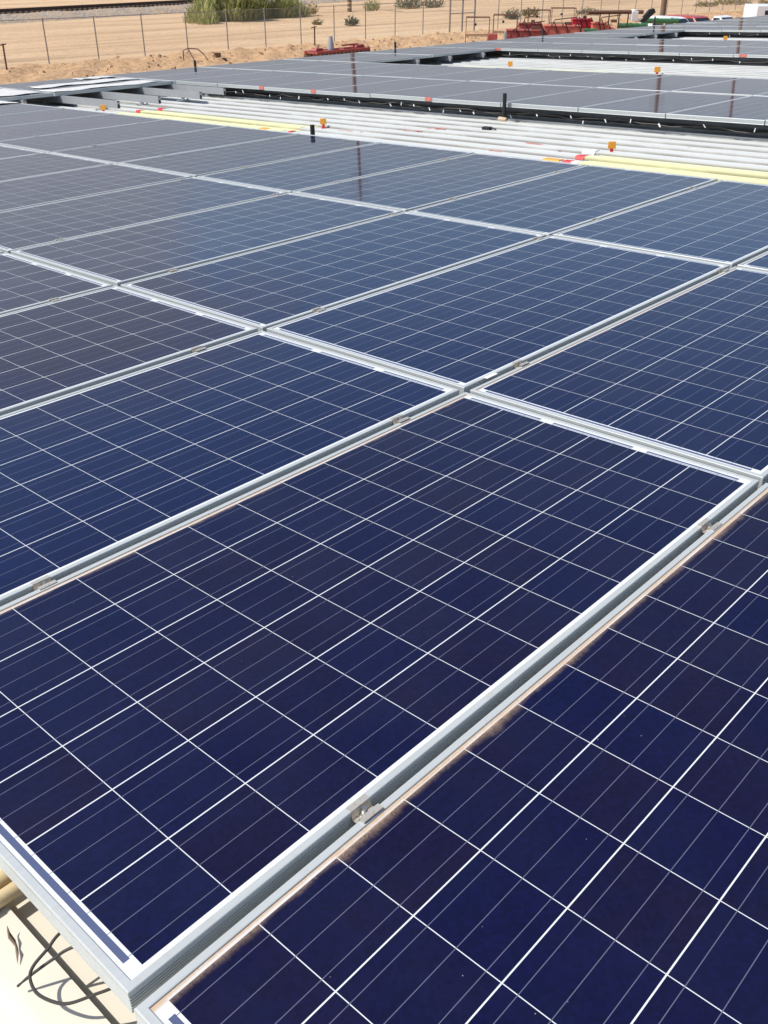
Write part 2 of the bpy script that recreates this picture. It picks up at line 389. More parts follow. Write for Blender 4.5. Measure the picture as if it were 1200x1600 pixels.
# ------------------------------------------------------------------ railway
def railway():
    A = Vector((45.7, 88.0, 0)); B = Vector((75.5, 94.3, 0)); d = (B - A).normalized(); nrm = Vector((-d.y, d.x, 0))
    org = A + Vector((0, 0, GZ)); Mx = Matrix(((d.x, nrm.x, 0, org.x), (d.y, nrm.y, 0, org.y), (0, 0, 1, org.z), (0, 0, 0, 1)))
    # ballast bank (setting)
    mb = MB(); r = random.Random(5); n = 150; prof = [(-4.6, -.05), (-3.6, .22), (-1.9, .55), (1.9, .55), (4.6, -.05)]
    for i in range(n + 1):
        x = -75 + 2.2*i * .85
        for (py, pz) in prof: mb.v.append(tuple(Mx @ Vector((x, py + r.uniform(-.18, .18), pz + (r.uniform(-.07, .07) if pz > 0 else 0)))))
    for i in range(n):
        for k in range(4):
            a = i*5 + k; mb.f.append((a, a+1, a+6, a+5)); mb.m.append(0)
    tag(mb.build('ballast', M['ballast'], smooth=True), kind='structure')
    t = empty('railway_track', Mx, 'rusty railway track on a low stone bank beyond the fence', 'railway track')
    for s in (-.72, .72):
        m = MB(); m.prism([(s-.07, .68), (s+.07, .68), (s+.03, .72), (s+.036, .86), (s-.036, .86), (s-.03, .72)], 'x', -70, 170)
        m.build('rail', M['rail'], t)
    proto = None; extra = MB()
    for i in range(360):
        x = -70 + .64*i
        if -22 < x < 42:
            if proto is None:
                m = MB(); m.box(-.12, .12, -1.3, 1.3, .50, .68); proto = m.build('sleeper', M['sleeper'], t, bevel=.015); o = proto
            else:
                o = proto.copy(); COL.objects.link(o); o.parent = t
            o.location = (x, random.uniform(-.03, .03), 0)
        else: extra.box(x-.12, x+.12, -1.3, 1.3, .50, .68)
    tag(extra.build('sleeper_run', M['sleeper'], t), kind='stuff')
railway()

# ------------------------------------------------------------------ chain-link fence
FY = 50.1
def fence():
    x0, dx, n = 16.25, 3.05, 34
    gate = (62.05, 63.55, 65.05)
    f = empty('chain_link_fence', (x0, FY, GZ), 'long chain link fence on thin steel posts across the sandy yard', 'fence')
    def post(x, h, r_):
        z = ground_z(x, FY) - GZ
        m = MB(); m.tube([(x-x0, 0, z-.3), (x-x0, 0, z+h)], r_, 8); m.tube([(x-x0, 0, z+h), (x-x0, 0, z+h+.04)], [r_*1.3, r_*.3], 8)
        m.build('post', M['fence'], f, smooth=True)
    for i in range(n):
        x = x0 + dx*i
        if 61 < x < 66: continue
        post(x, 2.15, .034)
    for x in gate: post(x, 3.2, .065)
    m = MB()
    L = x0 + dx*(n-1)
    m.tube([(0, 0, 2.12), (L-x0, 0, 2.12)], .018, 6); m.build('top_rail', M['fence'], f)
    m = MB()
    for z in (1.25, 2.75): m.tube([(gate[0]-x0, 0, z), (gate[2]-x0, 0, z)], .03, 6)
    m.build('brace_rail', M['fence'], f)
    # woven wire
    m = MB(); r_ = .0017; h = 2.05; W = L - x0; step = .085; k = -h
    while k < W:
        for s in (1, -1):
            a = Vector((k, 0, .05)); b = Vector((k + h, 0, .05 + h))
            if s < 0: a.x, b.x = b.x, a.x
            if min(a.x, b.x) < 0 or max(a.x, b.x) > W: continue
            vs = []
            for p in (a, b): vs += [p + Vector((0, -r_, 0)), p + Vector((r_, r_*.6, -r_)), p + Vector((-r_, r_*.6, r_))]
            m.add(vs, [(0, 1, 4, 3), (1, 2, 5, 4), (2, 0, 3, 5)])
        k += step
    m.build('wire_mesh', M['fence'], f)
fence()

# ------------------------------------------------------------------ building under the panels
RTOP = -.172; RPAN = -.200
V0, V1 = -10.0, 14.75
def roof_profile(xa, xb, dz=0.0):
    pts = []; k = math.ceil((xa - RIBC - .05) / RIB)
    pts.append((xa, RPAN + dz))
    while RIBC + RIB*k + .05 < xb:
        c = RIBC + RIB*k
        pts += [(c - .041, RPAN+dz), (c - .034, RTOP+dz), (c + .034, RTOP+dz), (c + .041, RPAN+dz)]
        # shallow stiffening rib in the pan
        m_ = c + RIB/2
        if m_ + .03 < xb: pts += [(m_ - .018, RPAN+dz), (m_ - .010, RPAN+dz+.006), (m_ + .010, RPAN+dz+.006), (m_ + .018, RPAN+dz)]
        k += 1
    pts.append((xb, RPAN + dz)); return pts
def sheet(mb, prof, va, vb, thick=.004, n=1, mi=0):
    P = len(prof); vs = []
    for j in range(n+1):
        v = va + (vb-va)*j/n; vs += [(x, v, z) for x, z in prof]
    fs = [(j*P+i, j*P+i+1, (j+1)*P+i+1, (j+1)*P+i) for j in range(n) for i in range(P-1)]
    b = len(vs); vs2 = [(x, y, z-thick) for x, y, z in vs]
    fs2 = [tuple(b+q for q in f[::-1]) for f in fs]
    ed = []
    for j in (0, n):
        for i in range(P-1):
            a, c = j*P+i, j*P+i+1; ed.append((a, b+a, b+c, c) if j == 0 else (c, b+c, b+a, a))
    for i in (0, P-1):
        for j in range(n):
            a, c = j*P+i, (j+1)*P+i; ed.append((c, b+c, b+a, a) if i == 0 else (a, b+a, b+c, c))
    mb.add(vs + vs2, fs + fs2 + ed, mi)
XA, XB = -1.6, 36.5
bld = empty('metal_building', ROOF, 'long low metal building with ribbed white roof carrying the solar arrays', 'building')
def building():
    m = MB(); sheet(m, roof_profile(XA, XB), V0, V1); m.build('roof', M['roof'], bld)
    m = MB(); sheet(m, [(XA, -.206), (XB, -.206)], 0, 9.0)      # other slope beyond the ridge
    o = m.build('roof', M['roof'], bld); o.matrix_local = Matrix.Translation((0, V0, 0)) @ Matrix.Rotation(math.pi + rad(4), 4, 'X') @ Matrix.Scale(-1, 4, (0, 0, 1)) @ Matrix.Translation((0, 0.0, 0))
    m = MB()
    inv = ROOF.inverted()
    def wbox(x0, x1, y0, y1, z0, z1):
        b = len(m.v); m.box(x0, x1, y0, y1, z0, z1)
    m.box(XA+.15, XB-.15, V0+.1, V1-.25, -.40, -.215)             # purlins and closure strip below the sheet
    m.build('eave_trim', M['wall'], bld)
    m = MB()
    m.box(XA+.17, XB-.17, V0+.15, V1-.3, -4.6, -.402)
    m.build('wall', M['wall'], bld)
    for (xa, xb, va, vb) in SKY:
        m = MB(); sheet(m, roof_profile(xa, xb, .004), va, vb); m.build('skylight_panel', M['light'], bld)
# three ribs wide, ends staggered as the sheets are lapped
SKY = [(6.20, 6.98, 7.42, 10.55), (6.984, 7.285, 7.46, 10.65), (7.289, 7.59, 7.50, 10.60),
       (6.20, 6.98, -2.2, 3.72), (6.984, 7.285, -2.2, 3.80), (7.289, 7.59, -2.2, 3.87),
       (14.2, 15.14, 7.9, 11.3)]
building()

# ------------------------------------------------------------------ solar panel
GP = 'solar panels'
def frame_mesh():
    prof = [(0, -FH), (0, -.0385)]
    z = -.0365
    for k in range(5):
        prof += [(.0011, z), (.0011, z + .0024), (0, z + .0036)]; z += .0058
        prof += [(0, z)] if k < 4 else []
    prof += [(0, -.0018), (.0010, -.0003), (.0024, 0), (LIP - .0012, 0), (LIP, -.0008), (LIP, -.0022), (.0028, -.0045), (.0028, -.0405), (.030, -.0405), (.030, -FH)]
    mb = MB(); n = len(prof)
    for (sx, sy) in ((0, 0), (1, 0), (1, 1), (0, 1)):
        for d, zz in prof:
            mb.v.append((-PL/2 + d if sx == 0 else PL/2 - d, -PW/2 + d if sy == 0 else PW/2 - d, zz))
    for c in range(4):
        e = (c+1) % 4
        for i in range(n):
            j = (i+1) % n; mb.f.append((c*n+i, e*n+i, e*n+j, c*n+j)); mb.m.append(0)
    return mb
panel0 = empty('solar_panel', Matrix(), 'x', 'solar panel', GP)
fr0 = frame_mesh().build('frame', M['alu'], panel0)
m = MB(); e = LIP - .004; m.box(-PL/2+e, PL/2-e, -PW/2+e, PW/2-e, -.0066, -.0026); cells0 = m.build('cell_sheet', M['cells'], panel0)
m = MB(); m.box(-.06, .06, .30, .42, -.030, -.0068); jb0 = m.build('junction_box', M['black'], panel0, bevel=.004)
for o in (fr0, cells0, jb0): o.location.z = FH     # the empty sits at the panel's base
first = [True]
rp = random.Random(11)
def panel(u0, v0, label, dust=.1, tint=0., film=.1, dn=0., jit=1.0, lab_group=GP):
    if first[0]: r = panel0; first[0] = False
    else: r = copy_tree(panel0)
    tx, ty = rp.uniform(-.0022, .0022)*jit, rp.uniform(-.0022, .0022)*jit
    r.matrix_world = ROOF @ Matrix.Translation((u0 + PL/2, v0 + PW/2, -FH + dn + rp.uniform(-.0012, .0012)*jit)) @ Matrix.Rotation(tx, 4, 'X') @ Matrix.Rotation(ty, 4, 'Y')
    r['label'] = label; r['group'] = lab_group; r['category'] = 'solar panel'
    for ch in r.children:
        if ch.name.startswith('cell_sheet'): ch.color = (dust, tint, film, 1)
    return r
camM = cam.matrix_world.inverted()
def pix(P):
    q = camM @ P
    if q.z > -.05: return None
    return (600 + 1481.1*q.x/-q.z, 800 - 1481.1*q.y/-q.z)
def seen(u0, v0, mrg=0):
    for i in range(9):
        for j in range(7):
            p = pix(onroof(u0 + PL*i/8, v0 + PW*j/6))
            if p and -mrg < p[0] < 1200+mrg and -mrg < p[1] < 1600+mrg: return True
    return False

# nearest array: three rows (A nearest), columns counted from the right
PU, PV = 2.0095, 1.025
U0, W0 = -.0145, -.004
special = {(0, 0): 'dark blue solar panel with dusty upper edge, its corner above loose cables',
           (0, -1): 'largest dark blue solar panel at bottom right, beige dust along its edge',
           (0, 1): 'clean royal blue solar panel directly left of the big central one',
           (1, 0): 'blue solar panel at right edge with brown dust in its near corner',
           (1, 1): 'blue solar panel directly behind the big central panel\'s far corner'}
dusts = {(0, -1): .95, (0, 0): .62, (1, 0): .55, (0, 1): .06, (1, 1): .05, (2, 0): .4, (2, 1): .12}
rown = ['nearest row', 'middle row', 'farthest row']
for i in range(3):
    vis = [j for j in range(-3, 12) if seen(U0 + PU*i, W0 + PV*j)]
    for j in range(-3, 12):
        u0 = U0 + PU*i; v0 = W0 + PV*j
        if i == 2 and j == 11: continue
        if i == 0 and j == -1: u0 += -.005; v0 += .006
        if j in vis:
            lb = special.get((i, j)) or 'blue solar panel in the %s of nearest array, %s from its right' % (rown[i], ORD[vis.index(j)+1])
        elif seen(u0, v0, 700): lb = 'blue solar panel beyond the end of the %s of nearest array' % rown[i]
        else: continue
        panel(u0, v0, lb, dusts.get((i, j), rp.uniform(.02, .10)), (rp.uniform(.45, .9) if (i or j > 0) else rp.uniform(0, .12)), rp.uniform(.0, .12) + (.35 if j >= 3 else 0) + .05*i)  # extra film on the left-hand columns paints in a cloud's reflection

# arrays farther up the roof share one grid with the strip of panels along the eave
GU, GPU, GV, GPV = 8.98, 2.01, 12.13, 1.012
nm = {0: 'second array', 4: 'third array', 8: 'fourth array', 12: 'fifth array'}
for k0 in (0, 4, 8, 12):
    for dk in (0, 1):
        vis = [c for c in range(0, 14) if seen(GU + GPU*(k0+dk), GV - GPV*(c+1) + .01)]
        for c in range(0, 14):
            u0 = GU + GPU*(k0+dk); v0 = GV - GPV*(c+1) + .006
            if c in vis: lb = 'grey blue solar panel in the %s row of %s, %s from its left' % (('near', 'far')[dk], nm[k0], ORD[vis.index(c)+1])
            elif seen(u0, v0, 260): lb = 'grey blue solar panel beyond the right end of %s' % nm[k0]
            else: continue
            panel(u0, v0, lb, rp.uniform(0, .1), rp.uniform(.3, .7), rp.uniform(.5, .8))
for c in (0, 1):
    vis = [k for k in range(-3, 14) if seen(GU + GPU*k, GV + GPV*c)]
    for k in range(-3, 14):
        u0 = GU + GPU*k; v0 = GV + GPV*c + .012
        if k in vis: lb = 'grey solar panel in the %s column along the eave, %s from the left' % (('inner', 'outer')[c], ORD[vis.index(k)+1])
        elif seen(u0, v0, 300): lb = 'grey solar panel beyond the left end of the eave columns'
        else: continue
        panel(u0, v0, lb, 0, rp.uniform(0, .3), rp.uniform(.75, 1.1))

# ------------------------------------------------------------------ mid clamps with bolts
def clamp_proto():
    r = empty('mid_clamp', Matrix(), 'x', 'clamp', 'clamps between the panels')
    t, L, g_ = .0028, .044, .0105
    m = MB()
    # pressed channel: two flanges over the frame lips, two webs down into the gap, a floor that takes the bolt
    prof = [(-g_-.011, .001), (-g_-.0005, .001), (-g_+t, -.014), (g_-t, -.014), (g_+.0005, .001), (g_+.011, .001),
            (g_+.011, .001+t), (g_-.001, .001+t), (g_-t-.002, -.014+t), (-g_+t+.002, -.014+t), (-g_+.001, .001+t), (-g_-.011, .001+t)]
    m.prism([(p, q) for p, q in prof], 'x', -L/2, L/2)
    m.build('bracket', M['clamp'], r)
    b = MB(); b.tube([(0, 0, -.04), (0, 0, .004)], .0042, 10)
    b.tube([(0, 0, -.0112), (0, 0, -.0095)], .0078, 14)
    hexa = [(.0068*math.cos(a*math.pi/3), .0068*math.sin(a*math.pi/3)) for a in range(6)]
    b.prism(hexa, 'z', -.0095, -.0035)
    b.build('bolt', M['bolt'], r)
    return r
clamp0 = clamp_proto(); cfirst = [True]
CU = {0: (.44, 1.665), 1: (2.30, 3.88), 2: (4.45, 5.62)}
for j in range(0, 9):
    vg = W0 + PV*j - .0125 + (.003 if j == 0 else 0)
    idx = 0
    for i in range(3):
        for u in CU[i]:
            p = pix(onroof(u, vg))
            if not p or not (-20 < p[0] < 1220 and 0 < p[1] < 1620): continue
            idx += 1
            c = clamp0 if cfirst[0] else copy_tree(clamp0); cfirst[0] = False
            c.matrix_world = ROOF @ Matrix.Translation((u + random.uniform(-.008, .008), vg, 0)) @ Matrix.Rotation(random.uniform(-.03, .03), 4, 'Z')
            lb = 'bolted silver clamp, %s from near end of the %s long gap from the right' % (ORD[idx], ORD[j+1])
            if (i, j) == (0, 0) and u < 1: lb = 'largest silver clamp with hex bolt in the nearest wide gap'
            c['label'] = lb

# ------------------------------------------------------------------ rails under the panels
def rail(u, va, vb, feet=(), label='', group='mounting rails'):
    r = empty('mounting_rail', ROOF @ Matrix.Translation((u, va, -.135)), label, 'rail', group)
    Lr = vb - va; hw = .021; t = .003
    m = MB()
    prof = [(-hw, 0), (hw, 0), (hw, .091), (hw-.013, .091), (hw-.013, .088), (hw-t, .088), (hw-t, t), (-hw+t, t), (-hw+t, .088), (-hw+.013, .088), (-hw+.013, .091), (-hw, .091)]
    m.prism(prof, 'y', 0, Lr); m.build('channel', M['steel'], r)
    for f in feet:
        m = MB(); y = f - va
        m.box(-.10, .10, y-.03, y+.03, RTOP+.135, RTOP+.141)
        m.box(-.012, .012, y-.025, y+.025, RTOP+.141, -.001)
        m.tube([(-.08, y, RTOP+.141), (-.08, y, RTOP+.155)], .009, 8); m.tube([(.08, y, RTOP+.141), (.08, y, RTOP+.155)], .009, 8)
        m.build('foot', M['steel'], r)
    return r
for n_, u in enumerate((.44, 1.665, 2.30, 3.88, 4.45, 5.62)):
    rail(u, -2.9, 11.2, (), 'steel rail under the nearest array, %s from the near end' % ORD[n_+1])
for n_, (u, ve) in enumerate(((7.06, 10.75), (7.70, 10.75), (8.38, 10.74), (8.99-.06, 10.9))):
    rail(u, ve, 14.0, (ve+.42, ve+1.9), ('grey steel rail reaching onto white roof, %s from the left' % ORD[n_+1]), 'rails reaching out over the roof strip')
for n_, (k, du) in enumerate(((-2, .45), (-2, 1.5), (2, .45), (2, 1.5), (3, .45), (3, 1.5), (6, .45), (6, 1.5), (7, .45), (7, 1.5))):
    rail(GU + GPU*k + du, 12.05, 14.1, (12.4, 13.7), 'short steel rail under the eave panels, %s from the left' % ORD[n_+1], 'short rails under the eave panels')
for k0, a in ((0, 'second'), (4, 'third'), (8, 'fourth'), (12, 'fifth')):
    n_ = 0
    for dk in (0, 1):
        for du in (.45, 1.5):
            n_ += 1
            rail(GU + GPU*(k0+dk) + du, -1.5 if k0 == 0 else 3, 14.1, (), 'long steel rail under the %s array, %s from its front' % (a, ORD[n_]))

# ------------------------------------------------------------------ cables below the front edges of the far arrays
def front_cable(u, va, vb, label):
    r = empty('cable_run', ROOF @ Matrix.Translation((u, va, -.16)), label, 'cable', 'cable runs under front edges')
    rr = random.Random(int(u*10)); m = MB(); path = []; v = va
    while v < vb:
        path.append((.03 + rr.uniform(-.01, .03), v-va, .075 - .03*abs(math.sin((v-va)*3.1)) + rr.uniform(-.012, .012))); v += .17
    m.tube(path, .006, 6); m.tube([(p[0]+.03, p[1]+.05, p[2]-.01+rr.uniform(-.015, .015)) for p in path], .005, 6)
    m.build('cable', M['blackcable'], r, smooth=True)
    v = va + .2; first_ = None
    while v < vb:
        if first_ is None:
            q = MB(); q.box(-.003, .003, -.005, .005, -.019, .019); first_ = q.build('cable_tie', M['white'], r); o = first_
        else:
            o = first_.copy(); COL.objects.link(o); o.parent = r
        o.location = (.006, v - va, .05 + rr.uniform(-.03, .03)); o.rotation_euler = (rr.choice((-.6, -.5, .2, -.7)), 0, rr.uniform(-.3, .3))
        o.scale = (1, rr.uniform(.7, 1.6), rr.uniform(.6, 1.1)); v += rr.uniform(.14, .62)
front_cable(GU, 1.6, 12.0, 'black cables with white ties hanging under front edge of second array')
front_cable(GU + 4*GPU, 5.2, 12.0, 'black cables with white ties hanging under front edge of third array')
front_cable(GU + 8*GPU, 8.0, 12.0, 'black cables with white ties hanging under front edge of fourth array')

# ------------------------------------------------------------------ small things on the roof
def stub(u, v, h, label, r_=.022):
    o = empty('pipe_stub', ROOF @ Matrix.Translation((u, v, RTOP)), label, 'pipe', 'black pipe stubs along the panel edges')
    m = MB(); m.tube([(0, 0, 0), (0, 0, -RTOP + h)], r_, 12); m.build('pipe', M['black'], o, smooth=True)
    m = MB(); m.tube([(0, 0, .0), (0, 0, .012)], r_*2.1, 14); m.build('flange', M['black'], o, smooth=True)
stub(6.05, 6.03, .075, 'black pipe stub beside yellow skylight at back edge of nearest array')
stub(8.93, 5.97, .105, 'black pipe stub rising in front of the second array edge')
stub(11.0, 14.28, .10, 'leftmost black pipe stub at the outer eave edge')
stub(16.3, 14.28, .13, 'second black pipe stub from the left along outer eave edge')
stub(21.8, 14.28, .15, 'third black pipe stub from the left, before red machinery')
stub(27.4, 14.28, .22, 'rightmost black pipe stub, before the parked cars')

def marker(u, v, label, mats=('amber', 'red'), s=.72):
    o = empty('warning_marker', ROOF @ Matrix.Translation((u, v, RPAN)) @ Matrix.Rotation(.62, 4, 'Z'), label, 'marker', 'orange warning markers')
    m = MB(); m.prism([(-.05*s, .042), (.05*s, .042), (.045*s, .075*s+.048), (-.045*s, .075*s+.048)], 'x', -.008, .008); m.build('plate', M[mats[0]], o, bevel=.002)
    m = MB(); m.box(-.02, .02, -.03*s, .03*s, 0, .012); m.box(-.006, .006, -.02*s, .02*s, .012, .041); m.build('base', M[mats[1]], o, bevel=.002)
marker(7.50, 7.40, 'orange marker with red foot at end of left yellow skylight')
marker(7.70, 3.86, 'orange marker at top corner of right yellow skylight')
marker(15.24, 10.49, 'small orange marker on white strip between second and third arrays, left one', s=.9)
marker(15.1, 7.45, 'orange marker with red foot on second white strip, right one', s=1.0)
marker(24.0, 10.5, 'tiny orange marker on the farthest white strip', s=1.0)
marker(6.98, 11.0, 'orange marker crumpled at the foot of a grey rail')

def tape(u, v, label, mat, w_=.07, d=.10, on_rib=True):
    # strip of tape folded over a roof rib
    k = round((u - RIBC)/RIB); c = RIBC + RIB*k; e_ = .006
    prof = [(c-.052, RPAN+e_), (c-.036, RTOP+e_), (c+.036, RTOP+e_), (c+.052, RPAN+e_)]
    mb = MB(); sheet(mb, prof, v - w_/2, v + w_/2, .0015)
    o = mb.build('tape_strip', M[mat]); o.matrix_world = ROOF; tag(o, label, 'tape', 'tape strips on roof ribs')
tape(6.93, 4.00, 'amber tape patch over the roof rib near panel edge', 'amber', .17)
tape(6.93, 3.84, 'red tape over the rib beside the amber patch', 'red', .09)
tape(7.23, 3.90, 'red tape on the second rib of right yellow skylight', 'red', .09)
tape(6.93, 3.765, 'pale tape over lower rib end of right yellow skylight', 'white', .06)
tape(7.53, 4.0, 'white tape over upper rib end of right yellow skylight', 'white', .13)
tape(6.93, 7.34, 'red tape at lower rib end of left yellow skylight', 'red', .06)
tape(6.93, 7.78, 'amber tape on the lower rib of left yellow skylight', 'amber', .12)
tape(7.23, 10.60, 'red tape at left end of left yellow skylight, lower rib', 'red', .09)
tape(7.53, 10.55, 'red tape at left end of left yellow skylight, upper rib', 'red', .08)
tape(6.62, 7.2, 'white tape beside the black pipe stub', 'white', .12)

def paint_marks():
    r = random.Random(4)
    for n_, (u, v) in enumerate(((7.9, 6.4), (8.15, 6.3), (7.4, 6.9), (7.3, 4.9), (7.7, 4.75), (7.55, 4.4), (15.9, 6.7))):
        mb = MB(); z = RPAN + .0095
        for k in range(7):
            a = u + r.uniform(-.09, .09); b = v + r.uniform(-.14, .14); l = r.uniform(.02, .1); t = r.uniform(-.5, .5)
            mb.box(-.006, .006, -l, l, z-.002, z, 0, Matrix.Translation((a, b, 0)) @ Matrix.Rotation(t, 4, 'Z'))
        o = mb.build('marking_scribble', M['redtag']); o.matrix_world = ROOF
        tag(o, ('faint red marker scribble on white roof between the two yellow skylights', 'faint red marker scribble far along the second white strip')[n_ == 6], 'marking', 'red scribbles on the roof')
paint_marks()
def tags():
    for n_, (u, v, lb) in enumerate(((GU, 10.15, 'faded red tag on front edge of second array, leftmost of three'), (GU, 9.11, 'faded red tag on front edge of second array, middle of three'),
                                     (GU, 7.13, 'faded red tag on front edge of second array, rightmost of three'), (GU+4*GPU, 6.9, 'faded red tag on front edge of third array, right one'), (GU+4*GPU, 12.1, 'faded red tag on front edge of third array, left one'))):
        m = MB(); s = 1.0 if n_ < 3 else 1.5
        m.box(-.004, -.001, -.045*s, .045*s, -.036, .002); m.box(-.004, .014, -.045*s, .045*s, .002, .005)
        o = m.build('red_tag', M['redtag'], bevel=.001); o.matrix_world = ROOF @ Matrix.Translation((u, v, 0)); tag(o, lb, 'tag', 'red tags on panel edges')
tags()

# thin white sheets that give the first eave panels pale patches
def film(u0, u1, v0, v1, label, seed):
    r = random.Random(seed); nx, ny = 22, 10; mb = MB()
    for j in range(ny+1):
        for i in range(nx+1):
            fu, fv = i/nx, j/ny
            wob = .05*math.sin(fu*9+seed)*(fv-.5); wob2 = .05*math.sin(fu*13+seed*2)
            z = .004 + .004*max(0, math.sin(fu*21+fv*8+seed)) + .002*r.random()
            mb.v.append((u0+(u1-u0)*fu, v0+(v1-v0)*fv + wob + wob2*(1 if j in (0, ny) else .6), z))
    W = nx+1
    for j in range(ny):
        for i in range(nx): mb.f.append((j*W+i, j*W+i+1, (j+1)*W+i+1, (j+1)*W+i)); mb.m.append(0)
    o = mb.build('white_patch', M['film'], smooth=True); sm = o.modifiers.new('solid', 'SOLIDIFY'); sm.thickness = .002
    o.matrix_world = ROOF; tag(o, label, 'plastic film', 'white patches on the eave panels')
film(6.99, 8.80, 12.18, 12.62, 'thin white patch along inner edge of the leftmost eave panel', 1)
film(7.2, 8.9, 12.95, 13.35, 'thin white patch across the middle of the eave panels', 2)
film(8.35, 9.0, 13.7, 14.0, 'small white patch at outer edge of the eave panels', 3)
film(5.6, 6.9, 12.3, 13.3, 'large white patch on the panel at far left', 4)
film(5.3, 5.98, 11.35, 11.75, 'white film on roof beside left end of nearest array', 5)

# bottom-left corner: loose cables, conduits and a dry scrap on the roof
def loose():
    o = empty('loose_cable', ROOF @ Matrix.Translation((0, .2, -.1)), 'black cable loop sticking out from under the nearest panel corner', 'cable')
    def cr(pts, k=8):
        P = [Vector(p) for p in pts]; P = [P[0]*2-P[1]] + P + [P[-1]*2-P[-2]]; out = []
        for i in range(1, len(P)-2):
            for s_ in range(k):
                t = s_/k; a, b, c_, d = P[i-1], P[i], P[i+1], P[i+2]
                out.append(.5*((2*b) + (-a+c_)*t + (2*a-5*b+4*c_-d)*t*t + (-a+3*b-3*c_+d)*t**3))
        return out + [P[-2]]
    def q(pts): return cr([(x, y-.2, z+.1) for x, y, z in pts])
    m = MB(); m.tube(q([(.09, .24, -.095), (.007, .236, -.10), (-.021, .233, -.11), (-.05, .23, -.12), (-.063, .218, -.125), (-.067, .192, -.13), (-.057, .16, -.13), (-.043, .137, -.125), (-.012, .114, -.115), (.01, .10, -.11), (.09, .06, -.10)]), .0026, 8)
    m.build('cable', M['blackcable'], o, smooth=True)
    m = MB(); P = q([(.09, .15, -.09), (.006, .197, -.10), (-.021, .218, -.12), (-.054, .235, -.14), (-.076, .245, -.155)])
    m.tube(P, [.0025]*(len(P)-6) + [.0024, .0021, .0018, .0017, .0022, .0020], 8); m.build('cable', M['blackcable'], o, smooth=True)
loose()
def conduits():
    for n_, (v, r_, z) in enumerate(((.418, .0135, -.1575), (.455, .0135, -.1575))):
        m = MB(); m.tube([(-1.3, v, z), (.5, v, z)], r_, 16); m.tube([(-.10, v, z), (-.03, v, z)], r_*1.18, 16)
        for u in (-1.0, .1): m.box(u-.012, u+.012, v-.017, v+.017, RTOP, z-r_*.7)
        o = m.build('conduit_pipe', M['beige'], smooth=True); o.matrix_world = ROOF
        tag(o, ('beige conduit emerging under the panel, nearer one', 'beige conduit emerging under the panel, farther one')[n_], 'pipe', 'beige conduits')
    m = MB(); P = [(.0, .055, .028), (-.006, .035, .022), (-.004, .012, .010), (-.012, -.01, .006), (-.02, -.032, .006)]
    ws = (.005, .011, .007, .012, .015)
    for i, p in enumerate(P):
        for s_ in (-1, 1): m.v.append((p[0] + s_*ws[i]*.6, p[1] + s_*ws[i]*.8, p[2] + s_*.003*(-1)**i))
    for i in range(4): m.f.append((2*i, 2*i+1, 2*i+3, 2*i+2)); m.m.append(0)
    o = m.build('dry_leaf', M['leafscrap'], smooth=True); o.modifiers.new('s', 'SOLIDIFY').thickness = .0015
    o.matrix_world = ROOF @ Matrix.Translation((-.036, .318, RTOP + .002)) @ Matrix.Scale(.62, 4); tag(o, 'curled dry brown leaf on the sunlit roof by loose cables', 'leaf')
    m = MB(); m.box(-.03, .03, -.008, .008, .0012, .0022); m.box(-.028, .028, -.0065, .0065, .0022, .0026)
    o = m.build('paper_label', M['white']); o.matrix_world = ROOF @ Matrix.Translation((2.13, 1.0125, .0015)); tag(o, 'small white sticker bridging the panel gap near the crossing', 'label')
    m = MB(); m.box(-.03, .03, -.05, .05, 0, .03); m.tube([(0, -.05, .02), (0, -.12, .012)], .01, 6)
    o = m.build('rubber_block', M['black'], bevel=.006); o.matrix_world = ROOF @ Matrix.Translation((8.2, 5.65, RTOP)); tag(o, 'small black rubber block lying on the white roof strip', 'block')
    m = MB(); m.tube([(0, -.05, .02), (0, .05, .02)], [.02, .026], 8)
    o = m.build('foam_scrap', simple('tan_foam', (.55, .42, .28), .8, 0, .2, 20), smooth=True); o.matrix_world = ROOF @ Matrix.Translation((8.85, 5.93, RTOP)); tag(o, 'tan foam scrap at the foot of a black pipe stub', 'foam')
conduits()

# ------------------------------------------------------------------ utility poles
def pole(x, y, h, label, r_=.19, arms=True):
    o = empty('utility_pole', (x, y, ground_z(x, y)), label, 'utility pole', 'wooden utility poles')
    m = MB(); m.tube([(0, 0, -.5), (0, 0, h*.3), (.04, 0, h*.7), (.02, .02, h)], [r_*1.1, r_, r_*.8, r_*.62], 12); m.build('shaft', M['wood'], o, smooth=True)
    for z in (h-.7, h-2.2):
        m = MB(); m.box(-1.4, 1.4, -.06, .06, z, z+.13); m.build('crossarm', M['wood'], o, bevel=.01)
        for xx in (-1.25, -.6, .6, 1.25):
            q = MB(); q.tube([(xx, 0, z+.13), (xx, 0, z+.2), (xx, 0, z+.3)], [.03, .06, .04], 8); q.build('insulator', M['steel'], o, smooth=True)
    return o
p1 = pole(79.0, 77.4, 21, 'banded wooden utility pole beside the green reeds', .22)
for z in (.35, .75, 1.15):
    m = MB(); m.tube([(0, 0, z), (0, 0, z+.16)], .255, 14); m.build('band', simple('pale_marker_band', (.55, .42, .22), .7), p1, smooth=True)
pole(89.6, 47.3, 13, 'thick brown wooden utility pole behind the parked cars', .24)
pole(136.4, 61.0, 20, 'distant wooden utility pole beyond the far right of the yard', .24)

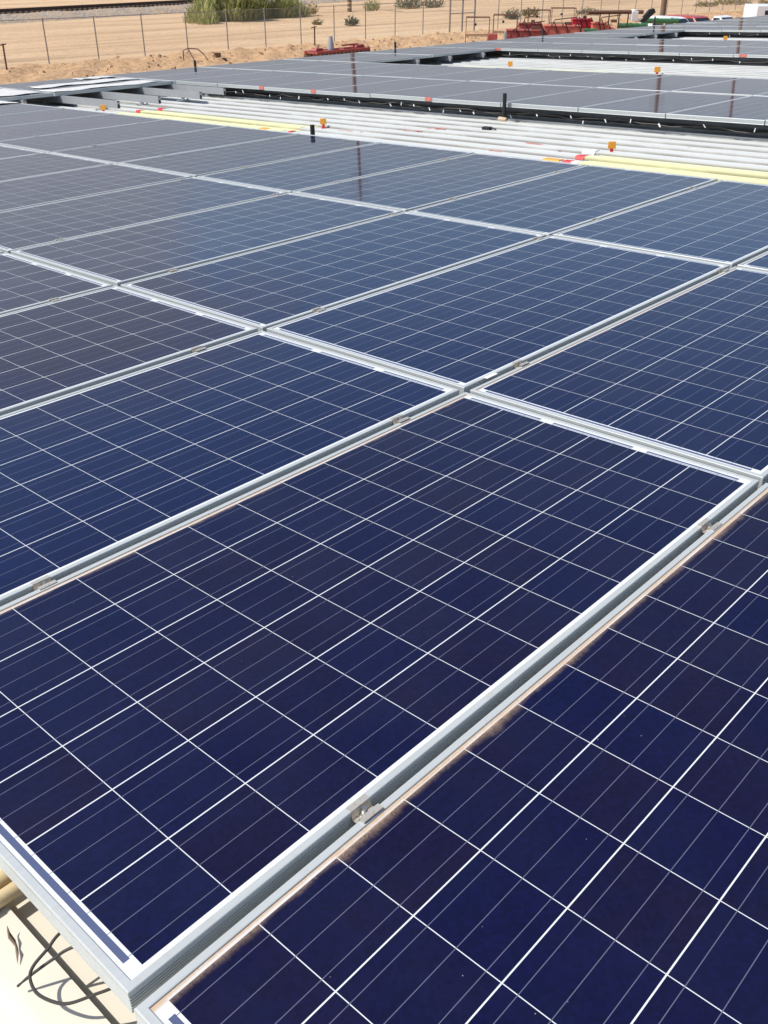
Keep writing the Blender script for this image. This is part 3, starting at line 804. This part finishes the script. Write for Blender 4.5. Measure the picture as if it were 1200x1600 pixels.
# ------------------------------------------------------------------ plants
def clump(name, x, y, rx, ry, h, n, mat, label, group=None, seed=0, blade=.10, spread=.35, cat='shrub'):
    r = random.Random(seed*17 + n); mb = MB(); zb = ground_z(x, y)
    stems = MB()
    if mat == 'reed' and cat == 'reeds':
        for i in range(n):
            a = r.uniform(0, 2*math.pi); q = r.random()**.75 * 1.25; p = Vector((rx*q*math.cos(a), ry*q*math.sin(a), 0))
            z0 = r.choice((0, 0, .25, .45, .6)) * h * max(0, 1-.75*q*q); l = r.uniform(.4, 1.5) * (.5 + .25*h) * (1 - .45*q)
            out = Vector((math.cos(a) + r.uniform(-.8, .8), math.sin(a) + r.uniform(-.8, .8), 0)); side = Vector((-out.y, out.x, 0)).normalized() * r.uniform(.018, .05)
            p0 = p + Vector((0, 0, z0)); p1 = p0 + Vector((0, 0, l*.55)) + out*l*.10; p2 = p0 + Vector((0, 0, l*.85)) + out*l*.30; p3 = p0 + Vector((0, 0, l*r.uniform(.7, .95))) + out*l*.52
            mb.add([p0-side*.6, p0+side*.6, p1-side, p1+side, p2-side*.7, p2+side*.7, p3], [(0, 1, 3, 2), (2, 3, 5, 4), (4, 5, 6)])
            if i % 20 == 0: stems.tube([p + Vector((0, 0, -.05)), p + Vector((0, 0, h*.5*r.uniform(.6, 1.2)))], [.02, .008], 4)
        n = 0
    for i in range(n):
        a = r.uniform(0, 2*math.pi); q = math.sqrt(r.random()); px, py = rx*q*math.cos(a), ry*q*math.sin(a)
        hh = h * (1 - .55*q*q) * r.uniform(.45, 1.05)
        lean = Vector((px/max(rx, .01)*spread + r.uniform(-.3, .3), py/max(ry, .01)*spread + r.uniform(-.3, .3), 1)).normalized()
        b0 = Vector((px, py, 0)) + lean*hh*r.uniform(0, .75)
        d = Vector((r.uniform(-1, 1), r.uniform(-1, 1), r.uniform(.2, 1.4) + (1.6 if mat == 'reed' else 0))).normalized()
        l = blade * r.uniform(2.0, 5.0); s_ = d.cross(Vector((r.uniform(-1, 1), r.uniform(-1, 1), r.uniform(-.3, .3)))).normalized()*blade*r.uniform(.25, .55)
        m1 = b0 + d*l*.5; t = b0 + d*l + Vector((0, 0, -.12*l))
        mb.add([b0, m1 + s_, t, m1 - s_], [(0, 1, 2, 3)])
        if i % 14 == 0: stems.tube([(px*.5, py*.5, -.05), (px, py, 0) + lean*0 if False else Vector((px, py, 0)) + lean*hh*.7], [.02, .008], 4)
    o = empty(name, (x, y, zb), label, cat, group)
    mb.build('foliage', M[mat], o); stems.build('stem', M['wood'], o)
def plants():
    g = 'green reed clumps by the railway'
    for n_, (x, y, rx, h, n, lb) in enumerate((
        (55.6, 72.0, 1.2, 1.7, 420, 'low green reed clump at left end of the reed thicket'),
        (57.7, 73.9, 1.5, 3.2, 900, 'tall green reed clump, second from the left in the thicket'),
        (60.4, 73.2, 1.8, 4.6, 1500, 'tallest dense green reed clump in the middle of the thicket'),
        (63.6, 74.6, 1.9, 4.3, 1500, 'bright green reed clump right of the tallest one'),
        (66.6, 74.1, 1.5, 3.2, 800, 'green reed clump near the right end of the thicket'),
        (68.7, 74.8, 1.2, 2.2, 420, 'rightmost thin green reed clump of the thicket'))):
        clump('reed_clump', x, y, rx, 1.3, h, n, 'reed', lb, g, n_+1, .16, .25, 'reeds')
    g = 'small desert shrubs'
    for n_, (x, y, rx, h, n, mt, lb) in enumerate((
        (70.6, 75.0, 1.1, 1.6, 320, 'dry', 'dry tan bush right of the reed thicket'),
        (62.9, 61.3, .5, .85, 190, 'sage', 'small round grey green shrub on open sand behind the fence'),
        (61.0, 63.5, .35, .6, 90, 'dry', 'tiny dry shrub left of the round grey green one'),
        (80.9, 76.0, .8, 1.9, 260, 'reed', 'spindly green shrub right of the banded pole'),
        (88.5, 77.5, 1.6, 2.6, 520, 'sage', 'loose green bush left of the tall gate posts'),
        (92.0, 77.0, 1.2, 1.9, 320, 'sage', 'lower loose green bush beside the gate posts'),
        (80.3, 57.6, .7, 1.2, 240, 'sage', 'dark green shrub behind the red machinery racks'),
        (84.0, 58.2, .8, 1.2, 260, 'dry', 'olive shrub right of the dark green one'),
        (90.5, 55.7, 1.4, .9, 240, 'sage', 'wide low green bush behind the bright red hopper'),
        (116, 56.0, 1.7, .8, 260, 'dry', 'low olive brush patch near the upper right corner'),
        (124, 56.5, 2.6, 1.5, 420, 'dry', 'yellow green brush at the top right corner'),
        (129, 53.5, 2.4, 1.4, 360, 'dry', 'pale yellow brush in the far right corner'))):
        clump('desert_shrub', x, y, rx, rx*.7, h, n, mt, lb, g, n_+31, .11, .6)
plants()

# ------------------------------------------------------------------ yard machinery and vehicles
def yawM(x, y, a): return Matrix.Translation((x, y, GZ)) @ Matrix.Rotation(a, 4, 'Z')
def wheel(mb_parent, x, y, r_, wd, mats=('tyre', 'steel')):
    m = MB(); m.tube([(x, y-wd/2, r_), (x, y-wd/2+.02, r_), (x, y+wd/2-.02, r_), (x, y+wd/2, r_)], [r_*.86, r_, r_, r_*.86], 22)
    o = m.build('wheel', M[mats[0]], mb_parent, smooth=True)
    m = MB(); m.tube([(x, y-wd/2-.012, r_), (x, y+wd/2+.012, r_)], r_*.55, 14); m.build('rim', M[mats[1]], o, smooth=True)
def car(x, y, a, paint, label, kind='suv', cat='car'):
    o = empty('parked_car', yawM(x, y, a), label, cat, 'cars parked beyond the roof')
    L = 4.7; hw = .88
    body = [(-L/2, .38), (L/2-.05, .36), (L/2, .62), (L/2-.12, .86), (1.15, .98), (-L/2+.02, 1.0)]
    m = MB(); m.prism(body, 'y', -hw, hw); m.build('body', M[paint], o, bevel=.06)
    back = -.35 if kind == 'pickup' else -L/2 + .12
    cab = [(1.12, .97), (.45, 1.52), (.1, 1.58), (back+.35, 1.58), (back, .99)]
    m = MB(); n = len(cab)
    for s_ in (-1, 1):
        for p, q in cab: m.v.append((p, s_*(hw-.03-(q-.97)*.24), q))
    m.f += [tuple(range(n)), tuple(range(n, 2*n))[::-1]] + [(i, n+i, n+(i+1) % n, (i+1) % n) for i in range(n)]; m.m += [0]*(n+2)
    m.build('cabin', M[paint], o, bevel=.04)
    # glass set just proud of the cabin
    def quad(name, pts, off):
        c = sum((Vector(p) for p in pts), Vector())/4; nn = (Vector(pts[1])-Vector(pts[0])).cross(Vector(pts[3])-Vector(pts[0])).normalized()
        if nn.dot(Vector(off)) < 0: nn = -nn
        q = MB(); vs = [Vector(p) + nn*.006 for p in pts] + [Vector(p) - nn*.01 for p in pts]
        q.add(vs, [(0, 1, 2, 3), (7, 6, 5, 4)] + [(i, 4+i, 4+(i+1) % 4, (i+1) % 4) for i in range(4)]); q.build(name, M['glass'], o)
    def yy(q): return hw-.03-(q-.97)*.24
    quad('windscreen', [(1.05, -yy(1.03)+.08, 1.03), (1.05, yy(1.03)-.08, 1.03), (.5, yy(1.48)-.1, 1.48), (.5, -yy(1.48)+.1, 1.48)], (1, 0, .6))
    quad('rear_window', [(back+.035, -yy(1.06)+.1, 1.06), (back+.035, yy(1.06)-.1, 1.06), (back+.3, yy(1.5)-.12, 1.5), (back+.3, -yy(1.5)+.12, 1.5)], (-1, 0, .4))
    for s_ in (-1, 1):
        segs = [(-.02, .88, .36)] if kind == 'pickup' else [(-.02, .88, .36), (-1.0, -.1, -.1)]
        for (xa, xb, xt) in segs:
            t1 = min(xb, .42)
            quad('side_window', [(xa, s_*yy(1.03), 1.03), (xb, s_*yy(1.03), 1.03), (t1, s_*yy(1.46), 1.46), (xa, s_*yy(1.46), 1.46)], (0, s_, .2))
        for wx in (1.45, -1.4): wheel(o, wx, s_*.80, .35, .22)
        m = MB(); m.box(L/2-.1, L/2+.005, s_*.68-.14, s_*.68+.14, .66, .80); m.build('headlight', M['white'], o, bevel=.02)
    return o
car(64.2, 32.9, rad(-100), 'carwhite', 'white car with dark windscreen just right of the brown pole')
car(66.3, 32.4, rad(-104), 'carred', 'faded red car between the two white cars')
car(68.1, 31.5, rad(-98), 'carwhite', 'white car at right with dark side windows', 'pickup')

def trailer():
    o = empty('box_trailer', yawM(61.0, 24.4, rad(-47)), 'large white box trailer at the right edge with blue tarp at its nose', 'trailer')
    m = MB(); m.box(-1.9, 2.9, -1.1, 1.1, .85, 2.62); m.build('cargo_box', M['carwhite'], o, bevel=.05)
    m = MB(); m.prism([(-2.55, 1.0), (-1.93, 1.0), (-1.93, 1.95), (-2.2, 1.9), (-2.5, 1.6)], 'y', -.8, .8); m.build('tarp_cover', M['carblue'], o, bevel=.03)
    m = MB(); m.box(-2.9, 2.8, -.5, .5, .55, .75); m.build('chassis', M['dark'], o)
    for wx in (.6, 1.6):
        for s_ in (-1, 1): wheel(o, wx, s_*.92, .45, .26)
    for (xx, zz) in ((-1.3, 2.25), (-.6, 2.3), (-1.0, 1.75), (.2, 2.1)):
        m = MB(); m.box(xx-.11, xx+.11, -1.112, -1.095, zz-.11, zz+.11); m.build('vent', M['dark'], o)
trailer()

def rack(x, y, a, w_, d, h, label):
    o = empty('steel_rack', yawM(x, y, a), label, 'rack', 'rusty steel racks over the machinery')
    for sx in (-1, 1):
        for sy in (-1, 1):
            m = MB(); m.tube([(sx*w_/2, sy*d/2, 0), (sx*w_/2, sy*d/2, h)], .016, 6); m.build('upright', M['rust'], o)
    for z in (h, h-.75):
        m = MB(); c = [(-w_/2, -d/2, z), (w_/2, -d/2, z), (w_/2, d/2, z), (-w_/2, d/2, z)]
        for i in range(4): m.tube([c[i], c[(i+1) % 4]], .019, 6)
        m.tube([(0, -d/2, z), (0, d/2, z)], .016, 6); m.build('ring', M['rust'], o)
    m = MB(); m.tube([(-w_*.1, -d/2, h-.28), (-w_*.1, -d/2+.05, h-.28)], .06, 8); m.build('knob', M['dark'], o)
Y5 = rad(-52)
rack(39.1, 29.7, Y5, 1.08, .8, 2.55, 'leftmost rusty steel rack above the small red machine')
rack(41.8, 30.1, Y5, 1.15, .9, 2.55, 'rusty steel rack, second from the left behind red hoods')
rack(46.8, 31.6, Y5, 1.1, .9, 2.55, 'rusty steel rack, third from the left over red hoods')
rack(49.7, 32.0, Y5, 1.3, 1.0, 2.55, 'rusty steel rack, rightmost, above the bright red hopper')

def hopper(x, y, a, L, w_, h, paint, label, slope=.9, base=.55):
    # long seed hopper: box body, sloping front chute, lid, axle and wheels
    o = empty('seed_hopper', yawM(x, y, a), label, 'farm hopper', 'red farm hoppers')
    m = MB(); m.prism([(-L/2, base), (L/2-slope*.4, base), (L/2, base+.18), (L/2-slope*.2, base+(h-base)*.55), (L/2-slope, h), (-L/2, h)], 'y', -w_/2, w_/2); m.build('body', M[paint], o, bevel=.03)
    m = MB(); m.box(-L/2-.03, L/2-slope+.02, -w_/2-.03, w_/2+.03, h+.002, h+.06); m.build('lid', M[paint], o, bevel=.015)
    m = MB()
    for k in range(4):
        xx = -L/2 + .15 + k*(L-slope-.2)/3; m.box(xx-.025, xx+.025, -w_/2-.03, w_/2+.03, base+.02, h-.03)
    m.build('rib', M[paint], o)
    hs = random.Random(int(x*10)); m = MB()
    for k in range(3):
        q = -L/2 + (k+.5)*(L-slope)/3 + hs.uniform(-.1, .1)
        m.tube([(q, -w_/2-.02, h+.05), (q+.12, -w_/2-.12, h+hs.uniform(.1, .22)), (q+.3, -w_/2-.1, h-.15), (q+.34, -w_/2-.08, base)], .028, 6)
    m.build('hose', M['black'], o, smooth=True)
    m = MB(); m.tube([(-L*.35, 0, h+.06), (-L*.3, 0, h+.30), (L*.1, 0, h+.42)], .03, 6); m.box(-L*.1, L*.02, -.12, .12, h+.061, h+.2); m.build('marker_arm', M['rust'], o)
    m = MB(); m.tube([(-L*.2, -w_/2-.2, .4), (-L*.2, w_/2+.2, .4)], .05, 8); m.box(-L/2-.5, L/2-.3, -.06, .06, base-.12, base-.002); m.build('axle', M['dark'], o)
    for s_ in (-1, 1): wheel(o, -L*.2, s_*(w_/2+.2), .4, .2)
hopper(42.5, 28.65, Y5, 3.0, .9, 1.88, 'redpaint', 'red farm hopper with pale sloping end, nearest the racks', 1.15)
hopper(45.6, 28.8, Y5, 2.7, .9, 1.94, 'redpink', 'chalky red farm hopper with sloping end, in the middle', .9)
hopper(46.4, 31.6, Y5, 1.6, .9, 1.9, 'redpaint', 'dark red farm hopper half hidden behind the chalky one', .4)
hopper(50.15, 30.8, Y5, 1.5, 1.0, 2.0, 'crimson', 'bright crimson farm hopper standing highest of the red ones', .45)
hopper(50.2, 28.95, Y5, 2.5, .9, 1.88, 'redpink', 'pinkish red tapered farm hopper at right of the crimson one', 1.8)

def red_machine():
    o = empty('red_cultivator', yawM(39.2, 28.9, Y5), 'small red machine with grey engine below the leftmost rack', 'farm machine')
    m = MB(); m.box(-1.6, .3, -.25, .25, 1.02, 1.16); m.prism([(-1.5, 1.165), (-.35, 1.165), (-.35, 1.55), (-.9, 1.42)], 'y', -.2, .2); m.build('frame_beam', M['redpaint'], o, bevel=.02)
    m = MB(); m.prism([(-.3, 1.165), (.2, 1.165), (.24, 1.9), (-.2, 1.9)], 'y', -.3, .3); m.build('hood', M['redpaint'], o, bevel=.03)
    m = MB(); m.box(.4, .95, -.3, .3, .9, 1.6); m.tube([(.6, 0, 1.6), (.6, 0, 2.0)], .07, 8); m.tube([(.5, -.32, 1.2), (.9, -.32, 1.2)], .09, 10); m.build('engine', M['steel'], o, bevel=.02)
    m = MB(); m.prism([(1.05, .9), (2.0, .9), (2.0, 1.5), (1.25, 1.75)], 'y', -.3, .3); m.build('chute', M['redpaint'], o, bevel=.02)
    for wx in (-1.2, 1.3):
        for s_ in (-1, 1): wheel(o, wx, s_*.5, .42, .2)
red_machine()
def harrow():
    o = empty('disc_harrow', yawM(40.3, 40.2, rad(1)), 'low red disc harrow lying by the dirt bank, small grey cone on it', 'farm implement')
    m = MB(); m.box(-2.1, 2.1, -.5, -.38, .45, .60); m.box(-2.1, 2.1, .38, .5, .45, .60)
    for x in (-2.0, -.8, .5, 2.0): m.box(x-.06, x+.06, -.37, .37, .47, .58)
    m.build('frame_beam', M['redpaint'], o, bevel=.015)
    m = MB(); m.tube([(-.015, 0, 0), (.015, 0, 0)], .26, 16); d0 = m.build('disc', M['rust'], o); d0.location = (-1.95, -.44, .26)
    for k in range(1, 28):
        d = d0.copy(); COL.objects.link(d); d.parent = o; d.location = (-1.95 + .3*(k // 2), (-.44, .44)[k % 2], .26)
    m = MB(); m.prism([(-1.9, .6), (-1.3, .6), (-1.35, .72), (-1.8, .74)], 'y', -.2, .2); m.prism([(1.2, .6), (1.95, .6), (1.8, .76), (1.25, .72)], 'y', -.25, .25); m.box(.3, 1.6, -.05, .05, .72, .80); m.build('weight_box', M['redpaint'], o, bevel=.02)
    m = MB(); m.tube([(-.55, 0, .6), (-.55, 0, 1.25)], [.20, .10], 12); m.build('grey_cone', M['steel'], o, smooth=True)
harrow()

def auger():
    o = empty('grain_auger', yawM(51.5, 29.65, rad(-47)), 'rusty grain auger pipe on legs with a black chute at its end', 'farm machine')
    m = MB(); m.tube([(-1.6, 0, 2.35), (1.4, 0, 2.38)], .10, 12); m.build('pipe', M['rust'], o, smooth=True)
    for x in (-.95, -.45, .1, .6):
        m = MB(); m.tube([(x, .1, 0), (x, 0, 2.3)], .035, 6); m.build('leg', M['rust'], o)
    m = MB(); m.box(.75, 1.1, -.2, .2, 1.95, 2.42); m.tube([(.9, 0, 2.42), (.9, 0, 2.5)], .18, 10); m.tube([(1.0, -.1, 1.9), (1.7, -.1, 2.2)], .06, 8); m.build('drive_unit', M['white'], o, bevel=.04)
    m = MB(); m.prism([(1.2, 1.9), (1.5, 1.86), (2.05, 2.38), (1.95, 2.56), (1.7, 2.5)], 'y', -.16, .16); m.build('chute', M['black'], o, bevel=.02)
auger()
def green_pipe(x, y, z, a, L, r_, label):
    o = empty('green_pipe', Matrix.Translation((x, y, GZ)) @ Matrix.Rotation(a, 4, 'Z'), label, 'pipe', 'green machine pipes')
    m = MB(); m.tube([(-L/2, 0, z), (L/2, 0, z)], r_, 16); m.build('barrel', M['greenpaint'], o, smooth=True)
    for q in (-.48, -.1, .3):
        m = MB(); m.tube([(L*q, 0, z), (L*q+.09, 0, z)], r_*1.22, 16); m.build('collar', M['greenpaint'], o, smooth=True)
    for q in (-.35, .35):
        m = MB(); m.tube([(L*q, -.3, 0), (L*q, 0, z-r_*.8)], .04, 6); m.tube([(L*q, .3, 0), (L*q, 0, z-r_*.8)], .04, 6); m.build('trestle', M['rust'], o)
green_pipe(53.8, 29.95, 1.6, rad(-46), 1.7, .13, 'short green pipe with collar left of the black chute')
green_pipe(57.0, 30.0, 1.72, rad(-47), 2.2, .14, 'longer green pipe just before the white car')
green_pipe(46.1, 28.1, 1.76, rad(-46), .95, .09, 'small dark green pipe behind the eave pipe stub')

# bits by the dirt bank
def bank_bits():
    z0 = ground_z(33.6, 45.2)
    o = empty('irrigation_standpipe', (33.6, 45.2, z0), 'thin bent irrigation pipe arching over the dirt bank by a fence post', 'pipe')
    m = MB(); m.tube([(0, 0, -.1), (.05, .05, .68), (.35, .0, .78), (.76, -.28, .74), (.97, -.51, .5), (1.04, -.87, .1)], .028, 8); m.build('main_pipe', M['rust'], o, smooth=True)
    m = MB(); m.tube([(.35, 0, .78), (.3, -.3, .5), (-.1, -1.2, .1)], .03, 8); m.build('branch_pipe', M['rust'], o)
    for n_, (x, y, s_, lb) in enumerate(((35.6, 44.8, .15, 'brown box with open flap on the dirt bank, larger of two'), (35.82, 44.5, .12, 'smaller brown box beside the larger one on the dirt bank'))):
        q = empty('cardboard_box', Matrix.Translation((x, y, ground_z(x, y))) @ Matrix.Rotation(.3 + n_*.4, 4, 'Z'), lb, 'box', 'brown boxes on the bank')
        m = MB(); m.box(-s_, s_, -s_*.8, s_*.8, 0, s_*1.7); m.build('carton', M['card'], q, bevel=.01)
        m = MB(); m.prism([(-s_-.28, s_*1.95), (-s_, s_*1.7), (-s_, s_*1.72), (-s_-.28, s_*1.98)], 'y', -s_*.8, s_*.8); m.build('flap', M['card'], q)
    for n_, (x, y, lb) in enumerate(((24.9, 48.0, 'short rusty steel stake at far left of the dirt bank'), (45.2, 47.2, 'short rusty steel stake left of the disc harrow'))):
        m = MB(); m.tube([(0, 0, -.2), (.03, 0, 1.15)], .045, 8); m.tube([(-.25, 0, 1.08), (.2, 0, 1.12)], .03, 6)
        q = m.build('steel_stake', M['rust'], smooth=True); q.location = (x, y, ground_z(x, y)); tag(q, lb, 'stake', 'rusty stakes')
bank_bits()
